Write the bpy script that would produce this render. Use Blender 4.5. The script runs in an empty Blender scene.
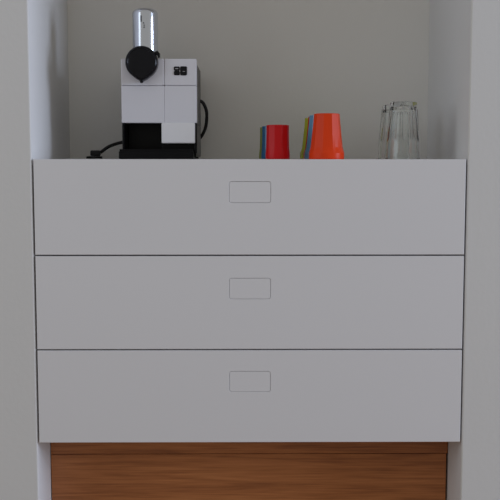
import bpy, bmesh, math, random
from mathutils import Vector
S = bpy.context.scene
C = S.collection
PI = math.pi
H = 1.10                      # height of the cabinet top

# ------------------------------------------------------------ camera
cd = bpy.data.cameras.new('camera')
cam = bpy.data.objects.new('camera', cd); C.objects.link(cam)
cd.sensor_width = 36; cd.lens = 36 * 968 / 500
cd.clip_start = 0.05; cd.clip_end = 50
cam.location = (-0.014, -2.012, H + 0.008)
cam.rotation_euler = (math.radians(90 - 5.58), 0, math.radians(-0.40))
S.camera = cam

# ------------------------------------------------------------ world, light, exposure
w = bpy.data.worlds.new('world'); S.world = w; w.use_nodes = True
bg = w.node_tree.nodes['Background']
bg.inputs[0].default_value = (1.0, 0.98, 0.925, 1); bg.inputs[1].default_value = 0.335
def window_light(name, energy, col, loc, rz, sx, sy):
    ld = bpy.data.lights.new(name, 'AREA'); ld.shape = 'RECTANGLE'
    ld.size = sx; ld.size_y = sy; ld.energy = energy; ld.color = col
    lo = bpy.data.objects.new(name, ld); C.objects.link(lo)
    lo.location = loc; lo.rotation_euler = (PI/2, 0, rz)
window_light('right_window_light', 182, (0.69, 0.79, 1.0), (5.5, -1.28, H + 0.50), PI/2, 2.4, 1.8)
window_light('left_window_light', 34, (0.78, 0.88, 1.0), (-3.6, -2.3, H + 1.1), -PI/2, 3.6, 2.6)
S.view_settings.view_transform = 'Standard'; S.view_settings.look = 'None'
S.view_settings.exposure = 0.0; S.view_settings.gamma = 1.0
S.view_settings.use_curve_mapping = False

# ------------------------------------------------------------ materials
def mat(name, col, rough=0.5, metal=0.0, var=0.0, vscale=6.0, bump=0.0, bscale=200.0, spec=0.5, trans=0.0, ior=1.45, coat=0.0):
    m = bpy.data.materials.new(name); m.use_nodes = True
    nt = m.node_tree; b = nt.nodes['Principled BSDF']
    b.inputs['Base Color'].default_value = (*col, 1)
    b.inputs['Roughness'].default_value = rough; b.inputs['Metallic'].default_value = metal
    b.inputs['Specular IOR Level'].default_value = spec
    b.inputs['Transmission Weight'].default_value = trans; b.inputs['IOR'].default_value = ior
    b.inputs['Coat Weight'].default_value = coat
    tc = nt.nodes.new('ShaderNodeTexCoord')
    if var:
        n = nt.nodes.new('ShaderNodeTexNoise'); n.inputs['Scale'].default_value = vscale; n.inputs['Detail'].default_value = 3
        r = nt.nodes.new('ShaderNodeMapRange'); r.inputs[3].default_value = 1 - var; r.inputs[4].default_value = 1 + var
        mx = nt.nodes.new('ShaderNodeVectorMath'); mx.operation = 'SCALE'
        mx.inputs[0].default_value = col
        nt.links.new(tc.outputs['Object'], n.inputs['Vector']); nt.links.new(n.outputs['Fac'], r.inputs[0])
        nt.links.new(r.outputs[0], mx.inputs['Scale']); nt.links.new(mx.outputs[0], b.inputs['Base Color'])
    if bump:
        n2 = nt.nodes.new('ShaderNodeTexNoise'); n2.inputs['Scale'].default_value = bscale; n2.inputs['Detail'].default_value = 4
        bp = nt.nodes.new('ShaderNodeBump'); bp.inputs['Strength'].default_value = bump; bp.inputs['Distance'].default_value = 0.002
        nt.links.new(tc.outputs['Object'], n2.inputs['Vector']); nt.links.new(n2.outputs['Fac'], bp.inputs['Height'])
        nt.links.new(bp.outputs[0], b.inputs['Normal'])
    return m

def wood_mat(name, dark, mid, light):
    m = bpy.data.materials.new(name); m.use_nodes = True
    nt = m.node_tree; N = nt.nodes; L = nt.links; b = N['Principled BSDF']
    b.inputs['Roughness'].default_value = 0.45
    tc = N.new('ShaderNodeTexCoord')
    mp = N.new('ShaderNodeMapping'); mp.inputs['Scale'].default_value = (1.3, 9, 24)
    L.new(tc.outputs['Object'], mp.inputs['Vector'])
    n1 = N.new('ShaderNodeTexNoise'); n1.inputs['Scale'].default_value = 1.4; n1.inputs['Detail'].default_value = 5; n1.inputs['Distortion'].default_value = 1.4
    L.new(mp.outputs[0], n1.inputs['Vector'])
    mp2 = N.new('ShaderNodeMapping'); mp2.inputs['Scale'].default_value = (9, 60, 260)
    L.new(tc.outputs['Object'], mp2.inputs['Vector'])
    n2 = N.new('ShaderNodeTexNoise'); n2.inputs['Scale'].default_value = 1.0; n2.inputs['Detail'].default_value = 5
    L.new(mp2.outputs[0], n2.inputs['Vector'])
    ml = N.new('ShaderNodeMath'); ml.operation = 'MULTIPLY_ADD'; ml.inputs[1].default_value = 0.45
    m3 = N.new('ShaderNodeMath'); m3.operation = 'MULTIPLY'; m3.inputs[1].default_value = 0.6
    L.new(n1.outputs['Fac'], m3.inputs[0]); L.new(n2.outputs['Fac'], ml.inputs[0]); L.new(m3.outputs[0], ml.inputs[2])
    cr = N.new('ShaderNodeValToRGB'); e = cr.color_ramp.elements
    e[0].position = 0.36; e[0].color = (*dark, 1); e[1].position = 0.70; e[1].color = (*light, 1)
    k = e.new(0.52); k.color = (*mid, 1)
    L.new(ml.outputs[0], cr.inputs[0]); L.new(cr.outputs[0], b.inputs['Base Color'])
    bp = N.new('ShaderNodeBump'); bp.inputs['Strength'].default_value = 0.15; bp.inputs['Distance'].default_value = 0.001
    L.new(n2.outputs['Fac'], bp.inputs['Height']); L.new(bp.outputs[0], b.inputs['Normal'])
    return m

M = dict(
    wall=mat('wall_paint', (0.765, 0.76, 0.758), 0.85, var=0.015, vscale=3, bump=0.15, bscale=90, spec=0.25),
    niche=mat('wall_paint_warm_lit', (0.84, 0.825, 0.79), 0.85, var=0.015, vscale=3, bump=0.15, bscale=90, spec=0.25),  # wall paint for the back, warm ambient light put into its colour
    lacquer=mat('white_lacquer', (0.83, 0.825, 0.855), 0.34, var=0.008, vscale=2, spec=0.5),
    carcass=mat('cabinet_board', (0.55, 0.55, 0.55), 0.6, var=0.01),
    wood=wood_mat('oiled_oak', (0.27, 0.086, 0.027), (0.44, 0.155, 0.049), (0.58, 0.222, 0.076)),
    floor=wood_mat('floor_boards', (0.22, 0.14, 0.08), (0.32, 0.21, 0.12), (0.40, 0.28, 0.17)),
    mwhite=mat('machine_white', (0.79, 0.79, 0.86), 0.35, var=0.006, vscale=20),
    mspout=mat('jug_white', (0.88, 0.88, 0.92), 0.30, var=0.006, vscale=20),
    mgrey=mat('machine_dark_grey', (0.13, 0.13, 0.135), 0.45, var=0.05, vscale=30),
    mblack=mat('machine_black', (0.004, 0.004, 0.005), 0.35, var=0.05, vscale=30, spec=0.2),
    gloss=mat('gloss_black', (0.005, 0.005, 0.008), 0.18, var=0.05, vscale=30, spec=0.3),
    rubber=mat('cord_rubber', (0.012, 0.012, 0.013), 0.5, var=0.05, vscale=30),
    chrome=mat('chrome', (0.74, 0.77, 0.84), 0.16, 1.0, var=0.01, vscale=40),
    engrave=mat('engraved_grey', (0.12, 0.12, 0.13), 0.5, 0.4, var=0.02),
    icon=mat('icon_grey', (0.35, 0.35, 0.37), 0.5, var=0.02),
    red=mat('red_glaze', (0.62, 0.010, 0.013), 0.28, var=0.03, vscale=20, spec=0.22),
    orange=mat('orange_glaze', (0.86, 0.062, 0.010), 0.36, var=0.03, vscale=20, spec=0.18),
    blue=mat('blue_glaze', (0.17, 0.38, 0.60), 0.25, var=0.03, vscale=20, coat=0.3),
    dblue=mat('dark_blue_glaze', (0.035, 0.13, 0.27), 0.25, var=0.03, vscale=20, coat=0.3),
    green=mat('green_glaze', (0.52, 0.54, 0.06), 0.25, var=0.03, vscale=20, coat=0.3),
    dgreen=mat('dull_green_glaze', (0.30, 0.33, 0.08), 0.3, var=0.03, vscale=20),
    glass=mat('clear_glass', (0.97, 0.985, 0.98), 0.01, trans=1.0, ior=1.48),
)

# ------------------------------------------------------------ helpers
def link(name, bm, m, parent=None, loc=(0, 0, 0), smooth=None):
    me = bpy.data.meshes.new(name)
    bmesh.ops.recalc_face_normals(bm, faces=bm.faces)
    bm.to_mesh(me); bm.free()
    me.materials.append(M[m])
    if smooth is not None:
        for p in me.polygons: p.use_smooth = True
        me.set_sharp_from_angle(angle=math.radians(smooth))
    o = bpy.data.objects.new(name, me); C.objects.link(o)
    o.location = loc
    if parent: o.parent = parent
    return o

def tag(o, label=None, cat=None, group=None, kind=None):
    for k, v in (('label', label), ('category', cat), ('group', group), ('kind', kind)):
        if v: o[k] = v
    return o

def empty(name, loc):
    o = bpy.data.objects.new(name, None); C.objects.link(o); o.location = loc
    o.empty_display_size = 0.05
    return o

def bevel(bm, r, seg=2, edges=None):
    bmesh.ops.bevel(bm, geom=list(edges) if edges is not None else list(bm.edges), offset=r, segments=seg, profile=0.5, affect='EDGES', clamp_overlap=True)

def box(x0, x1, y0, y1, z0, z1, r=0.0, seg=2, bm=None):
    t = bmesh.new()
    bmesh.ops.create_cube(t, size=1)
    for v in t.verts:
        v.co = Vector(((x0+x1)/2 + v.co.x*(x1-x0), (y0+y1)/2 + v.co.y*(y1-y0), (z0+z1)/2 + v.co.z*(z1-z0)))
    if r: bevel(t, r, seg)
    if bm is None: return t
    me = bpy.data.meshes.new('tmp'); t.to_mesh(me); t.free(); bm.from_mesh(me); bpy.data.meshes.remove(me)
    return bm

def rrect(cx, cz, w, h, r, n=5):
    pts = []
    for sx, sz, a0 in ((1, 1, 0), (-1, 1, PI/2), (-1, -1, PI), (1, -1, 1.5*PI)):
        for i in range(n+1):
            a = a0 + PI/2*i/n
            pts.append((cx + sx*(w/2-r) + r*math.cos(a), cz + sz*(h/2-r) + r*math.sin(a)))
    return pts

def prism(pts, y0, y1, r=0.0, holes=()):
    """outline in x-z with optional holes, extruded along y from y0 to y1"""
    bm = bmesh.new(); es = []
    for loop in (pts, *holes):
        vs = [bm.verts.new((x, y0, z)) for x, z in loop]
        es += [bm.edges.new((vs[i], vs[(i+1) % len(vs)])) for i in range(len(vs))]
    if holes: bmesh.ops.triangle_fill(bm, use_beauty=True, use_dissolve=False, edges=es)
    else: bm.faces.new(bm.verts[:])
    ext = bmesh.ops.extrude_face_region(bm, geom=bm.faces[:])
    for g in ext['geom']:
        if isinstance(g, bmesh.types.BMVert): g.co.y = y1
    bmesh.ops.recalc_face_normals(bm, faces=bm.faces)
    if r:
        ed = [e for e in bm.edges if len(e.link_faces) == 2 and abs(e.verts[0].co.y - y0) < 1e-6 and abs(e.verts[1].co.y - y0) < 1e-6
              and e.calc_face_angle(0) > 1]
        bevel(bm, r, 2, ed)
    return bm

def tube(pts, r, n=10, res=8):
    """smooth tube through points (Catmull-Rom)"""
    P = [Vector(p) for p in pts]; Q = []
    for i in range(len(P)-1):
        a = P[max(i-1, 0)]; b = P[i]; c = P[i+1]; d = P[min(i+2, len(P)-1)]
        for k in range(res):
            t = k/res
            Q.append(0.5*((2*b) + (c-a)*t + (2*a-5*b+4*c-d)*t*t + (3*b-a-3*c+d)*t**3))
    Q.append(P[-1])
    bm = bmesh.new(); rings = []; up = Vector((0.13, 0.31, 0.94)).normalized()
    for i, q in enumerate(Q):
        tg = (Q[min(i+1, len(Q)-1)] - Q[max(i-1, 0)]).normalized()
        u = tg.cross(up).normalized(); v = u.cross(tg)
        up = v
        rings.append([bm.verts.new(q + r*(math.cos(2*PI*j/n)*u + math.sin(2*PI*j/n)*v)) for j in range(n)])
    for a, b in zip(rings, rings[1:]):
        for j in range(n): bm.faces.new((a[j], a[(j+1) % n], b[(j+1) % n], b[j]))
    bm.faces.new(rings[0]); bm.faces.new(rings[-1])
    return bm

def lathe(prof, facets=0, n=60, rot=0.0):
    """prof: (radius, z, facet mix 0..1); radius 0 closes with a pole"""
    bm = bmesh.new(); rings = []
    for r, z, f in prof:
        if r <= 1e-6: rings.append([bm.verts.new((0, 0, z))]); continue
        ring = []
        for j in range(n):
            a = 2*PI*j/n; k = 1.0
            if facets:
                s = 2*PI/facets; am = (a % s) - s/2
                k = 1 + f*(math.cos(s/2)/math.cos(am) - 1)
            ring.append(bm.verts.new((r*k*math.cos(a+rot), r*k*math.sin(a+rot), z)))
        rings.append(ring)
    for a, b in zip(rings, rings[1:]):
        for j in range(n):
            k = (j+1) % n
            if len(a) == 1 and len(b) == 1: continue
            if len(a) == 1: bm.faces.new((a[0], b[j], b[k]))
            elif len(b) == 1: bm.faces.new((a[j], a[k], b[0]))
            else: bm.faces.new((a[j], a[k], b[k], b[j]))
    return bm

def struct(name, bm, m): return tag(link(name, bm, m), kind='structure')

# ------------------------------------------------------------ the setting
OW = 0.452                    # half width of the niche
DB = 0.452                    # depth of the niche
struct('floor', box(-2.6, 2.6, -3.6, 1.0, -0.05, 0.0), 'floor')
struct('wall_left', box(-2.6, -OW, 0.0, 0.60, 0.0, 2.60, 0.0025), 'wall')
struct('wall_right', box(OW, 2.6, 0.0, 0.60, 0.0, 2.60, 0.0025), 'wall')
struct('wall_back', box(-OW, OW, DB, 0.60, 0.0, 2.60), 'niche')
struct('wall_top', box(-OW, OW, 0.0, DB, H + 0.85, 2.60), 'wall')

# ------------------------------------------------------------ wooden panel under the cabinet
wp = tag(empty('wooden_panel', (0, 0.131, 0)), 'reddish brown oak panel set back in the recess below the lowest white drawer', 'panel')
link('board', box(-0.4505, 0.4475, 0.0, 0.019, 0.002, 0.4330, 0.0006), 'wood', wp)
link('top_rail', box(-0.4505, 0.4505, 0.0, 0.019, 0.434, 0.4985, 0.0008), 'wood', wp)

# ------------------------------------------------------------ cabinet with three drawers
cab = tag(empty('drawer_cabinet', (0, 0, 0.5)), 'white handleless drawer cabinet with three wide fronts, built into the wall niche', 'cabinet')
bm = box(-0.4515, -0.4335, 0.022, 0.4515, 0.0, 0.597)
box(0.4335, 0.4515, 0.022, 0.4515, 0.0, 0.597, bm=bm)
box(-0.4335, 0.4335, 0.022, 0.4515, 0.0, 0.018, bm=bm)
box(-0.4335, 0.4335, 0.440, 0.4515, 0.018, 0.58, bm=bm)
box(-0.4335, 0.4335, 0.030, 0.4400, 0.192, 0.205, bm=bm)
box(-0.4335, 0.4335, 0.030, 0.4400, 0.392, 0.405, bm=bm)
link('carcass', bm, 'carcass', cab)
link('cabinet_top', box(-0.4515, 0.4515, 0.0205, 0.4515, 0.580, 0.600, 0.0006), 'lacquer', cab)
FW = 0.448
for i, (z0, z1) in enumerate(((0.4015, 0.600), (0.2015, 0.3985), (0.0, 0.1985))):
    hz = (0.5320, 0.3300, 0.1315)[i]
    out = [(-FW, z0), (FW, z0), (FW, z1), (-FW, z1)]
    dr = link('drawer', prism(out, 0.0, 0.019, 0.0008, holes=[list(reversed(rrect(0, hz, 0.0868, 0.0443, 0.005)))]), 'lacquer', cab)
    link('push_handle', prism(rrect(0, hz, 0.0856, 0.0431, 0.0043), 0.0002, 0.018, 0.0003), 'lacquer', dr)

# ------------------------------------------------------------ coffee machine
cm = tag(empty('coffee_machine', (-0.2016, 0.148, H)), 'white and black capsule coffee machine with a raised chrome lever', 'coffee machine')
cm.scale = (1.029, 1.029, 1.029)
# dark chassis: tall block behind the white front, with the cup bay open at its lower left
sec = [(-0.0755, 0.0775), (0.0795, 0.0775), (0.0795, 0.2090), (0.0760, 0.2115), (-0.0735, 0.2115), (-0.0755, 0.2095)]
link('housing', prism(sec, 0.028, 0.262, 0.002), 'mgrey', cm)
link('base_housing', box(-0.0755, 0.0795, 0.095, 0.262, 0.004, 0.0775, 0.002), 'mgrey', cm)
bm = box(-0.0788, -0.0745, 0.006, 0.096, 0.017, 0.0775, 0.001)
box(0.0052, 0.0798, 0.024, 0.096, 0.004, 0.0775, 0.001, bm=bm)
box(-0.0735, 0.0052, 0.080, 0.095, 0.004, 0.0775, 0.001, bm=bm)
link('cup_bay', bm, 'mblack', cm)
link('bay_side', box(0.0765, 0.0822, 0.006, 0.024, 0.012, 0.0775, 0.001), 'mblack', cm)
# the white front
up = link('head_panel', box(-0.0790, 0.0130, 0.0, 0.030, 0.1570, 0.2134, 0.0018), 'mwhite', cm)
cp = link('control_panel', box(0.0134, 0.0822, 0.0, 0.030, 0.1570, 0.2134, 0.0018), 'mwhite', cm)
link('front_panel', box(-0.0790, 0.0131, 0.0, 0.030, 0.0775, 0.1563, 0.0012), 'mwhite', cm)
link('milk_panel', box(0.0133, 0.0822, 0.0, 0.030, 0.0775, 0.1563, 0.0012), 'mwhite', cm)
link('milk_spout_cover', box(0.0066, 0.0785, -0.003, 0.028, 0.0338, 0.0780, 0.0022), 'mspout', cm)
# touch buttons: a split left one, a whole right one, each with a small icon
def button(name, cx, cz, w_, h_):
    b = link(name, prism(rrect(cx, cz, w_, h_, 0.0028), -0.0014, 0.004, 0.0003), 'gloss', cp)
    return b
button('button', 0.0405, 0.1925, 0.0128, 0.0090)
button('button', 0.0405, 0.1831, 0.0128, 0.0092)
button('button', 0.0549, 0.1878, 0.0145, 0.0192)
link('cup_icon', prism(rrect(0.0405, 0.1925, 0.0066, 0.0022, 0.0008), -0.0018, 0.0), 'icon', cp)
link('cup_icon', prism(rrect(0.0552, 0.1865, 0.0050, 0.0012, 0.0005), -0.0018, 0.0), 'icon', cp)
# drip tray
dt = link('drip_tray', box(-0.0846, 0.0759, -0.012, 0.030, 0.0, 0.0170, 0.002), 'mblack', cm)
bm = bmesh.new()
for k in range(13):
    x = -0.0775 + k*0.0122
    box(x-0.0020, x+0.0020, -0.008, 0.020, 0.0165, 0.0205, 0.0005, bm=bm)
box(-0.083, 0.0745, -0.011, -0.007, 0.0165, 0.0212, 0.0008, bm=bm)
link('drip_grid', bm, 'mblack', dt)
for fx, fy in ((-0.060, 0.105), (0.066, 0.105), (-0.060, 0.245), (0.066, 0.245)):
    link('foot_pad', lathe([(0, 0, 0), (0.009, 0, 0), (0.009, 0.0045, 0), (0, 0.0045, 0)], n=24), 'rubber', cm, loc=(fx, fy, 0))
# round black brew head with its pointed lip
hx, hz, hr = -0.0333, 0.2045, 0.0346
def head_loop(s):
    pts = []
    n = 64
    for i in range(n):
        a = 2*PI*i/n - PI/2
        x, z = hr*math.cos(a), hr*math.sin(a)
        d = abs((a + PI/2 + PI) % (2*PI) - PI)          # angle from straight down
        if d < 0.62:
            k = 1 - d/0.62
            z -= 0.0062*k**1.3
        pts.append((x*s, z*s))
    return pts
bm = bmesh.new(); rings = []
for s, y in ((1.0, 0.0), (1.0, -0.014), (0.985, -0.018), (0.94, -0.0215), (0.84, -0.0232), (0.80, -0.0222), (0.55, -0.0245), (0.25, -0.0258)):
    rings.append([bm.verts.new((hx + x, y, hz + z)) for x, z in head_loop(s)])
for a, b in zip(rings, rings[1:]):
    for j in range(64): bm.faces.new((a[j], a[(j+1) % 64], b[(j+1) % 64], b[j]))
bm.faces.new(rings[0]); bm.faces.new(rings[-1])
hd = link('brew_head', bm, 'gloss', cm, smooth=50)
bm = bmesh.new()
bm = lathe([(0, -0.0065, 0), (0.0028, -0.006, 0), (0.0038, -0.003, 0), (0.0038, 0.003, 0), (0.0028, 0.006, 0), (0, 0.0065, 0)], n=20)
link('lip', bm, 'gloss', hd, loc=(hx, -0.016, hz - 0.0375), smooth=60)
link('latch', prism([(-0.012, 0.0222), (-0.0045, 0.0262), (0.0008, 0.0200), (0.0010, 0.0120), (-0.0030, 0.0100), (-0.0045, 0.0150)], -0.012, 0.0, 0.001), 'gloss', cm,
     loc=(0.0045, 0, 0.2035))
# chrome lever: upright rounded hood standing behind the head
lr = 0.0274
prof = [(0, 0.0, 0), (lr*0.98, 0.0, 0), (lr, 0.002, 0), (lr, 0.102, 0)]
for k in range(1, 11):
    a = PI/2*k/10
    prof.append((lr*(1 - 0.62*(1-math.cos(a))) if k < 10 else lr*0.38, 0.102 + 0.0125*math.sin(a), 0))
prof.append((0, 0.1158, 0))
lv = link('lever', lathe(prof, n=72), 'chrome', cm, loc=(-0.0292, 0.030, 0.2085), smooth=40)
lv['label'] = 'polished chrome lever'
bm = bmesh.new()
random.seed(3)
for z0, z1, xo in ((0.083, 0.096, -0.0060), (0.0790, 0.0815, -0.0005), (0.0745, 0.0765, 0.0006), (0.070, 0.0725, 0.0004)):
    yy = -math.sqrt((lr+0.0010)**2 - xo**2)
    box(xo-0.0015, xo+0.0015, yy, yy+0.0012, z0, z1, 0.0002, bm=bm)
link('engraving', bm, 'engrave', lv)
# power cord: out of the back on the right, round behind the machine and off to the left
cord = [(0.065, 0.242, 0.138), (0.083, 0.246, 0.136), (0.0930, 0.250, 0.118), (0.0945, 0.252, 0.098), (0.0905, 0.256, 0.072), (0.076, 0.264, 0.048), (0.050, 0.273, 0.032),
        (0.0, 0.275, 0.028), (-0.050, 0.272, 0.038), (-0.086, 0.266, 0.0425), (-0.116, 0.258, 0.0380), (-0.141, 0.248, 0.0290), (-0.160, 0.238, 0.0150)]
pc = link('power_cord', tube(cord, 0.0039, 12, 10), 'rubber', cm, smooth=60)
link('plug', box(-0.183, -0.160, 0.224, 0.244, 0.0063, 0.0200, 0.003), 'rubber', pc)
# flat socket on the cabinet top that takes the plug
so = tag(link('counter_socket', lathe([(0, 0, 0), (0.0195, 0, 0), (0.0195, 0.004, 0), (0.0185, 0.0058, 0), (0.011, 0.0062, 0), (0.0, 0.0062, 0)], n=40), 'rubber',
     loc=(-0.3810, 0.388, H + 0.0001), smooth=40), 'low round black socket on the cabinet top under the plug of the coffee machine cord', 'socket')

# ------------------------------------------------------------ coloured cups, upside down
def cup(m, loc, h, rb, rt, label, group, rot):
    """rb: radius of the mouth (which stands on the cabinet), rt: radius of the foot (on top)"""
    t = 0.0028
    def R(u): return rb - 0.0012 + (rt - rb + 0.0012)*u
    kk = 0.024/h
    prof = [(rb - t, 0.0, 0), (rb - t*0.4, -0.0, 0), (rb, 0.0012, 0), (rb*0.998, 0.006, 0), (rb - 0.0002, h*kk*0.55, 0), (R(kk) + 0.0002, h*kk*1.05, 0.9),
            (R(0.55), h*0.55, 1), (R(0.8), h*0.8, 1), (rt + 0.0005, h - 0.0014, 1), (rt - 0.0002, h - 0.0003, 1), (rt - 0.0012, h, 0.9), (rt - 0.006, h, 0.3),
            (rt - 0.0072, h - 0.0018, 0), (0, h - 0.0022, 0), ]
    inner = [(0, h - 0.007, 0), (rt - 0.006, h - 0.007, 0), (rt - t - 0.0015, h*0.9, 0), (R(0.5) - t - 0.001, h*0.5, 0), (R(0.1) - t, h*0.1, 0), (rb - t, 0.0, 0)]
    bm = lathe(inner + prof, 10, 80, rot)
    bmesh.ops.remove_doubles(bm, verts=bm.verts, dist=1e-6)
    o = link('faceted_cup', bm, m, loc=(loc[0], loc[1], H), smooth=14)
    return tag(o, label, 'cup', group)
GS, GL = 'small cups standing upside down in a row', 'large cups standing upside down in a row'
cup('red', (0.0607, 0.098), 0.0735, 0.0263, 0.0238, 'small red faceted cup upside down, frontmost of the left row', GS, 0.0)
cup('dblue', (0.0528, 0.182), 0.0735, 0.0263, 0.0238, 'small dark blue cup upside down, right behind the small red cup', GS, 0.1)
cup('dgreen', (0.0492, 0.270), 0.0735, 0.0263, 0.0238, 'small green cup at the far end of the left row, behind the small blue cup', GS, 0.2)
cup('orange', (0.1643, 0.068), 0.0965, 0.0378, 0.0268, 'large orange faceted cup upside down, frontmost and tallest of the cups', GL, 0.0)
cup('blue', (0.1600, 0.148), 0.0965, 0.0378, 0.0268, 'large light blue cup upside down, right behind the orange cup', GL, 0.1)
cup('red', (0.1622, 0.228), 0.0965, 0.0378, 0.0268, 'large red cup almost hidden between the large blue and the yellow-green cup', GL, 0.2)
cup('green', (0.1590, 0.310), 0.0965, 0.0378, 0.0268, 'large yellow-green cup at the far end of the right row of cups', GL, 0.3)

# ------------------------------------------------------------ clear tumblers, upside down
def tumbler(loc, label, rot):
    """faceted body with a plain band at the mouth; stands on its mouth"""
    h, rb, rt, t = 0.1228, 0.0380, 0.0300, 0.0016
    zb = 0.040                                   # height of the plain band
    def R(z): return 0.0368 + (rt - 0.0368)*(z - zb)/(h - zb)
    out = [(rb - t, 0.0, 0), (rb - t/2, -0.0004, 0), (rb, 0.0006, 0), (0.0372, zb*0.4, 0), (0.0364, zb*0.85, 0), (0.0368, zb*0.97, 0.25), (R(zb + 0.004), zb + 0.004, 0.9),
           (R(h*0.5), h*0.5, 1), (R(h*0.7), h*0.7, 1), (R(h*0.9), h*0.9, 1), (rt, h - 0.0030, 1), (rt - 0.0008, h - 0.0010, 1), (rt - 0.0030, h, 0.8), (rt - 0.008, h - 0.0008, 0), (0, h - 0.0022, 0)]
    inn = [(0, h - 0.0105, 0), (rt - t - 0.008, h - 0.0112, 0), (rt - t - 0.004, h - 0.0135, 0), (rt - t - 0.0014, h - 0.018, 0), (R(h*0.6) - t - 0.0012, h*0.6, 0),
           (R(zb) - t - 0.0008, zb, 0), (0.0364 - t, zb*0.8, 0), (0.0372 - t, zb*0.4, 0), (rb - t, 0.0, 0)]
    bm = lathe(inn + out, 10, 80, rot)
    bmesh.ops.remove_doubles(bm, verts=bm.verts, dist=1e-6)
    return tag(link('glass_tumbler', bm, 'glass', loc=loc, smooth=16), label, 'glass', 'clear faceted tumblers standing upside down')
tumbler((0.3335, 0.108, H + 0.0005), 'clear faceted glass tumbler upside down, front one of the two at the right', 0.24)
tumbler((0.3360, 0.238, H + 0.0005), 'clear faceted glass tumbler upside down, partly hidden behind the other, slightly left', 0.35)
